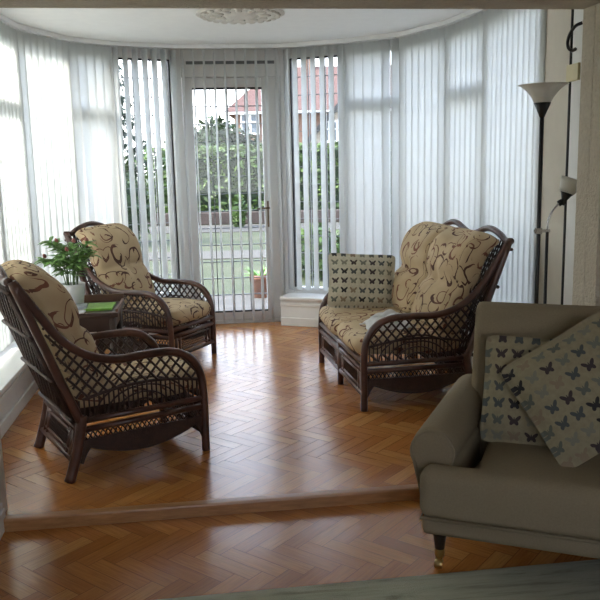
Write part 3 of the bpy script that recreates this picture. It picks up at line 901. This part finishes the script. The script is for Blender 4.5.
# cable, hook and sensor on the right reveal
WU = 1.62
bm = bmesh.new(); tube(bm, [W3(WU-.010, .822, z) for z in (ZC-.03, 1.6, 1.1, .6, .02)], .0085, 6)
o = finish('cable', bm, 'black_plastic', smooth=True); tag(o, 'thin black cable running straight down the wall behind the floor lamp', 'cable')
bm = bmesh.new(); pts = spline([W3(1.602, .70, 2.075), W3(1.575, .715, 2.062), W3(1.560, .74, 2.03), W3(1.560, .765, 1.995), W3(1.570, .775, 1.965), W3(1.585, .765, 1.950), W3(1.592, .74, 1.955)], 5)
tube(bm, pts, .0085, 7)
o = finish('wall_hook', bm, 'black_metal', smooth=True); tag(o, 'black curved hook high on the right wall, above the small cream box', 'hook')
bm = bmesh.new(); prism(bm, [W2(WU-.03, .705), W2(WU-.002, .705), W2(WU-.002, .835), W2(WU-.03, .835)], 1.80, 1.885)
o = finish('junction_box', bm, 'sensor_cream', bevel=.004); tag(o, 'small cream plastic box on the wall cable, under the black hook', 'junction box')

# ------------------------------------------------------------------ sofa (front room)
sofa = empty('sofa', (.431, 2.619, ZL+.001), math.atan2(-.357, .934)); tag(sofa, 'beige linen sofa with rolled arms at right, dark turned legs on brass castors', 'sofa')
SW, SD = 1.46, .74
bm = bmesh.new(); box(bm, SW/2-.005, SD/2-.01, .172, SW+.02, SD-.02, .075); finish('base', bm, 'linen', sofa, smooth=True, bevel=.022)
bm = bmesh.new(); tube(bm, [(-.012, SD-.1, .212), (-.012, -.022, .212), (SW+.012, -.022, .212), (SW+.012, SD-.1, .212)], .006, 6); finish('piping', bm, 'linen_piping', sofa, smooth=True)
def tcush(p, a, b, c):
    if abs(b) > -2 and p.y > .02-.30 and abs(a) > .80: p.x = math.copysign(min(abs(p.x), SW/2-.175), p.x)
    return p
# T-shaped seat cushion
bm = bmesh.new()
T = [(-.022, -.03), (SW+.022, -.03), (SW+.022, .085), (SW-.165, .085), (SW-.165, .52), (.165, .52), (.165, .085), (-.022, .085)]
prism(bm, T, .205, .392)
o = finish('seat_cushion', bm, 'linen', sofa, smooth=True, bevel=.045); o.modifiers['b'].segments = 5
def sofa_arm(sgn, x0):
    """Rolled arm: a scroll section swept from front to back, rising a little."""
    bm = bmesh.new(); sec = []
    for k in range(21):
        a = math.radians(-55+ (360-95)*k/20)
        sec.append((-.005+.083*math.cos(a)*1.0, .425+.083*math.sin(a)))
    sec = [(.075, .24)] + [(.075, .36)] + sec[1:] + [(-.045, .24)]
    ys = [.095, .11, .25, .40, .55, .68]
    rings = []
    for i, yy in enumerate(ys):
        k = (yy-.095)/.6; sc = .94 if i == 0 else 1
        rings.append([bm.verts.new((x0+sgn*(.012+(px-.0)*sc+.055*k), yy, .24+(pz-.24)*(1+.22*k)*sc)) for px, pz in sec])
    n = len(sec)
    for i in range(len(rings)-1):
        for k in range(n): bm.faces.new((rings[i][k], rings[i][(k+1) % n], rings[i+1][(k+1) % n], rings[i+1][k]))
    bm.faces.new(rings[0][::-1]); bm.faces.new(rings[-1])
    a = finish('arm', bm, 'linen', sofa, smooth=True, bevel=.01)
    bm = bmesh.new(); tube(bm, [Vector(v) for v in [(x0+sgn*(.012+px*.96), .094, .24+(pz-.24)*.96) for px, pz in sec]], .0055, 6, caps=False)
    finish('arm_piping', bm, 'linen_piping', a, smooth=True)
sofa_arm(1, 0); sofa_arm(-1, SW)
# leaning back
bm = bmesh.new()
prof = [(.50, .25), (.50, .40), (.555, .60), (.615, .80), (.640, .858), (.690, .880), (.745, .860), (.765, .80), (.735, .60), (.70, .40), (.68, .16)]
x0, x1 = .075, SW-.075
ra = [[bm.verts.new((x, y, z)) for y, z in prof] for x in (x0, x0+.03, x0+.12, x1-.12, x1-.03, x1)]
for i in range(5):
    for k in range(len(prof)): bm.faces.new((ra[i][k], ra[i][(k+1) % len(prof)], ra[i+1][(k+1) % len(prof)], ra[i+1][k]))
bm.faces.new(ra[0][::-1]); bm.faces.new(ra[-1])
finish('backrest', bm, 'linen', sofa, smooth=True, bevel=.022)
for lx_, ly_ in ((.045, .045), (SW-.045, .045), (.09, .60), (SW-.09, .60)):
    bm = bmesh.new(); lathe(bm, [(.0, .062), (.014, .062), (.018, .075), (.023, .12), (.031, .15), (.024, .158), (.030, .165), (.030, .20), (0, .20)], 18, c=(lx_, ly_, 0))
    lg = finish('leg', bm, 'turned_wood', sofa, smooth=True)
    bm = bmesh.new(); lathe(bm, [(0, .038), (.014, .038), (.019, .05), (.019, .072), (0, .074)], 14, c=(lx_, ly_, 0))
    M = Matrix.Rotation(PI/2, 4, 'Y'); lathe(bm, [(0, -.011), (.016, -.014), (.0195, -.006), (.0195, .006), (.016, .014), (0, .011)], 20, c=(lx_, ly_-.016, .018), M=M)
    bar(bm, (lx_-.012, ly_-.002, .05), (lx_-.012, ly_-.018, .016), .003, .012); bar(bm, (lx_+.012, ly_-.002, .05), (lx_+.012, ly_-.018, .016), .003, .012)
    finish('castor', bm, 'brass', lg, smooth=False)
def sofa_pt(x, y, z): return sofa.matrix_basis @ Vector((x, y, z))
bpy.context.view_layer.update()
rs = sofa.rotation_euler.z
o = pillow('scatter_cushion', 'butterfly_fabric_shaded', None, .42, .40, .13, Matrix.Rotation(PI/2, 4, 'X'), edge=.03, pw=2.4, pinch=.05)
o.location = sofa_pt(.36, .405, .585); o.rotation_euler = (math.radians(-17), 0, rs)
tag(o, 'square butterfly-print cushion standing upright against the sofa back, partly covered', 'cushion')
o = pillow('scatter_cushion', 'butterfly_fabric_shaded', None, .42, .42, .13, Matrix.Rotation(PI/2, 4, 'X'), edge=.03, pw=2.4, pinch=.05)
o.location = sofa_pt(.512, .292, .640); o.rotation_euler = (Matrix.Rotation(rs, 3, 'Z') @ Matrix.Rotation(math.radians(-28), 3, 'X') @ Matrix.Rotation(math.radians(-36), 3, 'Y')).to_euler()
tag(o, 'tilted butterfly-print cushion leaning in front of another one on the sofa', 'cushion')

# rug
bm = bmesh.new(); prism(bm, [(-1.35, -1.0), (1.35, -1.0), (1.35, 1.0), (-1.35, 1.0)], 0, .010)
o = finish('area_rug', bm, 'rug_wool', bevel=.004); o.location = W3(.55, -1.655, ZL+.0008); o.rotation_euler.z = ANG
tag(o, 'grey-green streaked wool rug along the bottom of the view', 'rug')

# ------------------------------------------------------------------ garden
def quad(name, pts, mat):
    bm = bmesh.new(); bm.faces.new([bm.verts.new(p) for p in pts]); return finish(name, bm, mat)
ZG = -.15
def slabx(name, x0, x1, y0, y1, z0, z1, mat, bev=0):
    bm = bmesh.new(); prism(bm, [(x0, y0), (x1, y0), (x1, y1), (x0, y1)], z0, z1); return finish(name, bm, mat, bevel=bev)
structure(slabx('ground', -45, 45, 7.0, 110, ZG-.4, ZG, 'lawn'))
structure(slabx('ground_side', -45, 45, -30, 7.0, ZG-.4, ZG-.01, 'lawn'))
structure(slabx('patio', -4, 4, 7.25, 9.3, ZG, ZG+.02, 'patio_stone'))
structure(slabx('garden_path', -14, 14, 13.0, 14.2, ZG, ZG+.015, 'path_gravel'))
structure(slabx('garden_path_far', -16, 16, 18.2, 20.3, ZG, ZG+.015, 'path_gravel'))
o = slabx('garden_wall', -12, 12, 20.6, 20.85, ZG, .17, 'bed_edge', .02); tag(o, 'low dark brick edging wall below the hedge', 'garden wall')
def leafmass(name, blobs, n, size, mat, core='hedge_core', coref=.86, parent=None, flat=False, loc=(0, 0, 0)):
    """A shrub or hedge: ragged leaf clumps over a dark core; blobs are (centre, radii, boxy)."""
    bm = bmesh.new()
    tot = sum(b[1][0]*b[1][2]+b[1][1]*b[1][2]+b[1][0]*b[1][1] for b in blobs)
    for c, r, boxy in blobs:
        share = (r[0]*r[2]+r[1]*r[2]+r[0]*r[1])/tot
        for k in range(int(n*share)):
            v = Vector((random.gauss(0, 1), random.gauss(0, 1), random.gauss(0, 1)))
            if boxy:
                m = max(abs(v.x), abs(v.y), abs(v.z)); v = Vector((random.uniform(-1, 1), random.uniform(-1, 1), random.uniform(-1, 1)))
                ax = random.choice((1, 1, 2, 0)); v[ax] = random.choice((-1, 1)); v *= random.uniform(.88, 1.04)
            else: v.normalize(); v *= random.uniform(.8, 1.07)
            p = Vector((c[0]+v.x*r[0], c[1]+v.y*r[1], c[2]+v.z*r[2]))
            s = size*random.uniform(.6, 1.3)
            a = Vector((random.gauss(0, 1), random.gauss(0, 1), random.gauss(0, .7))).normalized(); b = a.orthogonal().normalized()
            b = Matrix.Rotation(random.uniform(0, 6.28), 3, a) @ b
            bm.faces.new([bm.verts.new(p-a*s), bm.verts.new(p+b*s*.45), bm.verts.new(p+a*s), bm.verts.new(p-b*s*.45)])
    o = finish(name, bm, mat, parent)
    bm = bmesh.new()
    for c, r, boxy in blobs:
        if boxy: box(bm, c[0], c[1], c[2], 2*r[0]*coref, 2*r[1]*coref, 2*r[2]*coref)
        else: bmesh.ops.create_icosphere(bm, subdivisions=2, radius=1, matrix=Matrix.Translation(c) @ Matrix.Diagonal((r[0]*coref, r[1]*coref, r[2]*coref, 1)))
    finish('branches', bm, core, o)
    return o
o = leafmass('hedge', [((1.5, 22.2, .86), (5.6, .7, 1.02), True)], 9000, .10, 'hedge_leaf'); tag(o, 'long clipped green hedge behind the low brick wall, seen through the door', 'hedge')
o = leafmass('hedge', [((-8.0, 23.0, .7), (3.4, .8, .95), True)], 3000, .12, 'dark_leaf'); tag(o, 'dark hedge at the far end of the lawn, left of the door', 'hedge')
o = leafmass('shrub', [((-2.6, 25.5, 1.35), (1.1, .9, 1.5), False), ((-1.75, 25.8, 1.2), (.8, .8, 1.3), False), ((-3.6, 25.8, 1.2), (.9, .8, 1.4), False)], 3500, .12, 'dark_leaf'); tag(o, 'dark rounded shrub rising behind the clipped hedge, in front of the house', 'shrub')
o = leafmass('shrub', [((-4.3, 15.6, .75), (.75, .7, .95), False), ((-3.6, 15.9, .55), (.6, .6, .75), False), ((-5.0, 15.9, .8), (.8, .7, 1.05), False)], 3200, .08, 'dark_leaf'); tag(o, 'bushy dark shrub beneath the conifer, seen through the half-open left blind', 'shrub')
o = leafmass('shrub', [((.25, 10.6, .18), (.34, .34, .40), False), ((.62, 10.8, .12), (.28, .3, .34), False), ((-.05, 10.9, .05), (.22, .25, .25), False)], 1800, .05, 'hedge_leaf'); tag(o, 'low leafy garden shrub outside the window right of the door', 'shrub')
o = leafmass('shrub', [((1.25, 10.2, .35), (.4, .4, .55), False)], 900, .05, 'dark_leaf'); tag(o, 'dark shrub outside, glimpsed through the two blind gaps above the cushion', 'shrub')
o = leafmass('shrub', [((-1.48, 19.6, .2), (.16, .16, .42), False)], 260, .10, 'hedge_leaf'); tag(o, 'small upright grassy shrub in front of the low brick wall, left in the door glass', 'shrub')
# conifer: drooping whorls round a trunk
con = empty('conifer_tree', (-4.3, 18.3, ZG)); tag(con, 'dark conifer outside at left with drooping branches against the sky', 'tree')
bm = bmesh.new(); tube(bm, [(0, 0, 0), (.03, 0, 2.2), (0, 0, 4.2)], [.13, .09, .03], 8); finish('trunk', bm, 'bark', con, smooth=True)
bm = bmesh.new()
for k in range(36):
    z = 1.9+2.3*k/36; a = k*2.4; R = .95*(1-(z-1.9)/3.2)
    for q in range(52):
        t = random.uniform(.08, 1); p = Vector((R*t*math.cos(a), R*t*math.sin(a), z+.10*t-.32*t*t))+Vector((random.gauss(0, .04), random.gauss(0, .04), -abs(random.gauss(0, .06))))
        d = Vector((random.gauss(0, .6), random.gauss(0, .6), -1)).normalized(); b = d.orthogonal(); s = random.uniform(.05, .10)
        bm.faces.new([bm.verts.new(p), bm.verts.new(p+d*s+b*s*.25), bm.verts.new(p+d*s*2), bm.verts.new(p+d*s-b*s*.25)])
finish('branches', bm, 'conifer_leaf', con)
# terracotta pot
tp = empty('planter', (-.455, 9.05, ZG+.02)); tag(tp, 'terracotta flower pot with a small plant outside the glazed door', 'planter')
bm = bmesh.new(); lathe(bm, [(0, 0), (.085, 0), (.12, .22), (.13, .22), (.13, .27), (.115, .27), (.11, .24), (0, .235)], 24); finish('pot', bm, 'terracotta', tp, smooth=True)
bm = bmesh.new()
for k in range(60):
    a = random.uniform(0, 6.28); leaf(bm, Vector((.05*math.cos(a), .05*math.sin(a), .23)), (math.cos(a)*.8, math.sin(a)*.8, random.uniform(.4, 2)), random.uniform(.10, .22), .03, (0, 0, 1), .4)
finish('leaves', bm, 'leaf_green', tp, solid=.001)

# house beyond the hedge
hs = empty('house', (0, 56, ZG)); tag(hs, 'brick house with red tiled roof and white gabled wing beyond the hedge', 'house')
def wallbox(name, x0, x1, y0, y1, z0, z1, mat, par=hs):
    bm = bmesh.new(); uvl = bm.loops.layers.uv.new('UVMap')
    prism(bm, [(x0, y0), (x1, y0), (x1, y1), (x0, y1)], z0, z1)
    for f in bm.faces:
        for l_ in f.loops:
            c = l_.vert.co; nn = f.normal
            l_[uvl].uv = (c.x+c.y, c.z)
    return finish(name, bm, mat, par)
wallbox('wall', -4.3, 11, 0, 8, 0, 5.2, 'house_brick')
def facesuv(name, faces, mat, par, solid=.12):
    bm = bmesh.new(); uvl = bm.loops.layers.uv.new('UVMap')
    for pts in faces:
        f = bm.faces.new([bm.verts.new(p) for p in pts])
        P0 = Vector(pts[0]); ex = (Vector(pts[1])-P0).normalized(); nn = ex.cross(Vector(pts[2])-P0).normalized(); ey = nn.cross(ex)
        for l_ in f.loops: q = l_.vert.co-P0; l_[uvl].uv = (q.dot(ex), q.dot(ey))
    return finish(name, bm, mat, par, solid=solid)
e0, e1, f0, f1, ze, zr = -4.95, 11.6, -.6, 8.6, 5.10, 8.5
facesuv('roof', [[(e0, f0, ze), (e1, f0, ze), (8, 4, zr), (-1.45, 4, zr)], [(e0, f1, ze), (e0, f0, ze), (-1.45, 4, zr)], [(e1, f1, ze), (e0, f1, ze), (-1.45, 4, zr), (8, 4, zr)], [(e1, f0, ze), (e1, f1, ze), (8, 4, zr)]], 'roof_tiles', hs)
wallbox('gutter', e0, e1, f0-.12, f0, ze-.16, ze, 'white_board')
def hwin(x0, x1, z0, z1, y=-.02, proj=.06, bars=2):
    w = wallbox('window', x0, x1, y-proj, y, z0, z1, 'white_board')
    k = (x1-x0)/bars
    for i in range(bars):
        wallbox('pane', x0+k*i+.10, x0+k*(i+1)-.10, y-proj-.02, y-proj, z0+.14, z1-.65, 'house_glass', w)
        wallbox('pane', x0+k*i+.10, x0+k*(i+1)-.10, y-proj-.02, y-proj, z1-.52, z1-.12, 'house_glass', w)
hwin(-3.85, -2.55, 3.55, 5.0, proj=.5)
hwin(-1.6, -.4, 3.6, 4.9)
hwin(-3.85, -2.2, .9, 2.4)
# gabled wing
gx0, gx1, gap, gz, gy = .55, 5.9, 5.65, 2.75, -2.2
gm = (gx0+gx1)/2
bm = bmesh.new()
fr_ = [bm.verts.new(p) for p in ((gx0, gy, 0), (gx1, gy, 0), (gx1, gy, gz), (gm, gy, gap), (gx0, gy, gz))]; bk = [bm.verts.new((v.co.x, 0, v.co.z)) for v in fr_]
bm.faces.new(fr_); bm.faces.new(bk[::-1])
for i in range(5): bm.faces.new((fr_[i], bk[i], bk[(i+1) % 5], fr_[(i+1) % 5]))
finish('gable_wing', bm, 'render_wall', hs)
sl = (gap-gz)/(gm-gx0)
facesuv('roof', [[(gx0-.4, gy-.3, gz-.4*sl+.12), (gx0-.4, .5, gz-.4*sl+.12), (gm, .5, gap+.12), (gm, gy-.3, gap+.12)], [(gx1+.4, .5, gz-.4*sl+.12), (gx1+.4, gy-.3, gz-.4*sl+.12), (gm, gy-.3, gap+.12), (gm, .5, gap+.12)]], 'roof_tiles', hs)
bm = bmesh.new()
bar(bm, (gx0-.4, gy-.34, gz-.4*sl), (gm, gy-.34, gap), .08, .30); bar(bm, (gx1+.4, gy-.34, gz-.4*sl), (gm, gy-.34, gap), .08, .30)
finish('bargeboard', bm, 'gasket', hs)
bm = bmesh.new()
for k in range(1, 8):
    x = gx0+(gx1-gx0)*k/8; zt = gz+(gap-gz)*(1-abs(x-gm)/(gm-gx0)); bar(bm, (x, gy-.02, gz), (x, gy-.02, zt), .05, .12)
bar(bm, (gx0, gy-.02, gz), (gx1, gy-.02, gz), .05, .16)
finish('half_timbering', bm, 'dark_wood', hs)
hwin(gm-1.5, gm+.1, 2.85, 4.3, y=gy-.03, proj=.08, bars=3)
hwin(gm-1.5, gm+1.5, .8, 2.3, y=gy-.03, proj=.08, bars=3)
for cx in (1.0, 6.0):
    c = wallbox('chimney', cx-.45, cx+.45, 3.6, 4.4, 7.6, 9.6, 'house_brick')

# ------------------------------------------------------------------ light
w = bpy.data.worlds.new('sky'); SC.world = w; w.use_nodes = True
nt = w.node_tree; nt.nodes.clear()
wo = nt.nodes.new('ShaderNodeOutputWorld'); bg = nt.nodes.new('ShaderNodeBackground')
tc = nt.nodes.new('ShaderNodeTexCoord'); sx = nt.nodes.new('ShaderNodeSeparateXYZ'); nt.links.new(tc.outputs['Generated'], sx.inputs[0])
cr = nt.nodes.new('ShaderNodeValToRGB'); el = cr.color_ramp.elements
el[0].position = .0; el[0].color = (.95, .97, 1, 1); el[1].position = .65; el[1].color = (.56, .68, .98, 1)
nt.links.new(sx.outputs[2], cr.inputs[0]); nt.links.new(cr.outputs[0], bg.inputs[0]); bg.inputs[1].default_value = 1.6
nt.links.new(bg.outputs[0], wo.inputs[0])
sd = bpy.data.lights.new('sun', 'SUN'); sd.energy = 4.4; sd.angle = math.radians(28); sd.color = (1, .95, .86)
so = bpy.data.objects.new('sun', sd); COL.objects.link(so)
dirv = Vector((.90, .22, -.62)); so.rotation_euler = dirv.to_track_quat('-Z', 'Y').to_euler()
# ------------------------------------------------------------------ camera
F = 780.; PITCH = math.radians(10.0); ROLL = math.radians(1.3)
cd = bpy.data.cameras.new('camera'); cd.sensor_width = 36; cd.lens = F/600*36; cd.clip_end = 500
co = bpy.data.objects.new('camera', cd); COL.objects.link(co); SC.camera = co
fw = Vector((0, math.cos(PITCH), -math.sin(PITCH))); r = Vector((1, 0, 0)); u = r.cross(fw)
c, s = math.cos(ROLL), math.sin(ROLL)
r2 = c*r-s*u; u2 = s*r+c*u
M = Matrix((r2, u2, -fw)).transposed().to_4x4(); M.translation = (0, 0, 1.42)
co.matrix_world = M
SC.view_settings.view_transform = 'Standard'; SC.view_settings.look = 'None'; SC.view_settings.exposure = 2.08; SC.view_settings.gamma = 1
SC.view_settings.use_curve_mapping = False
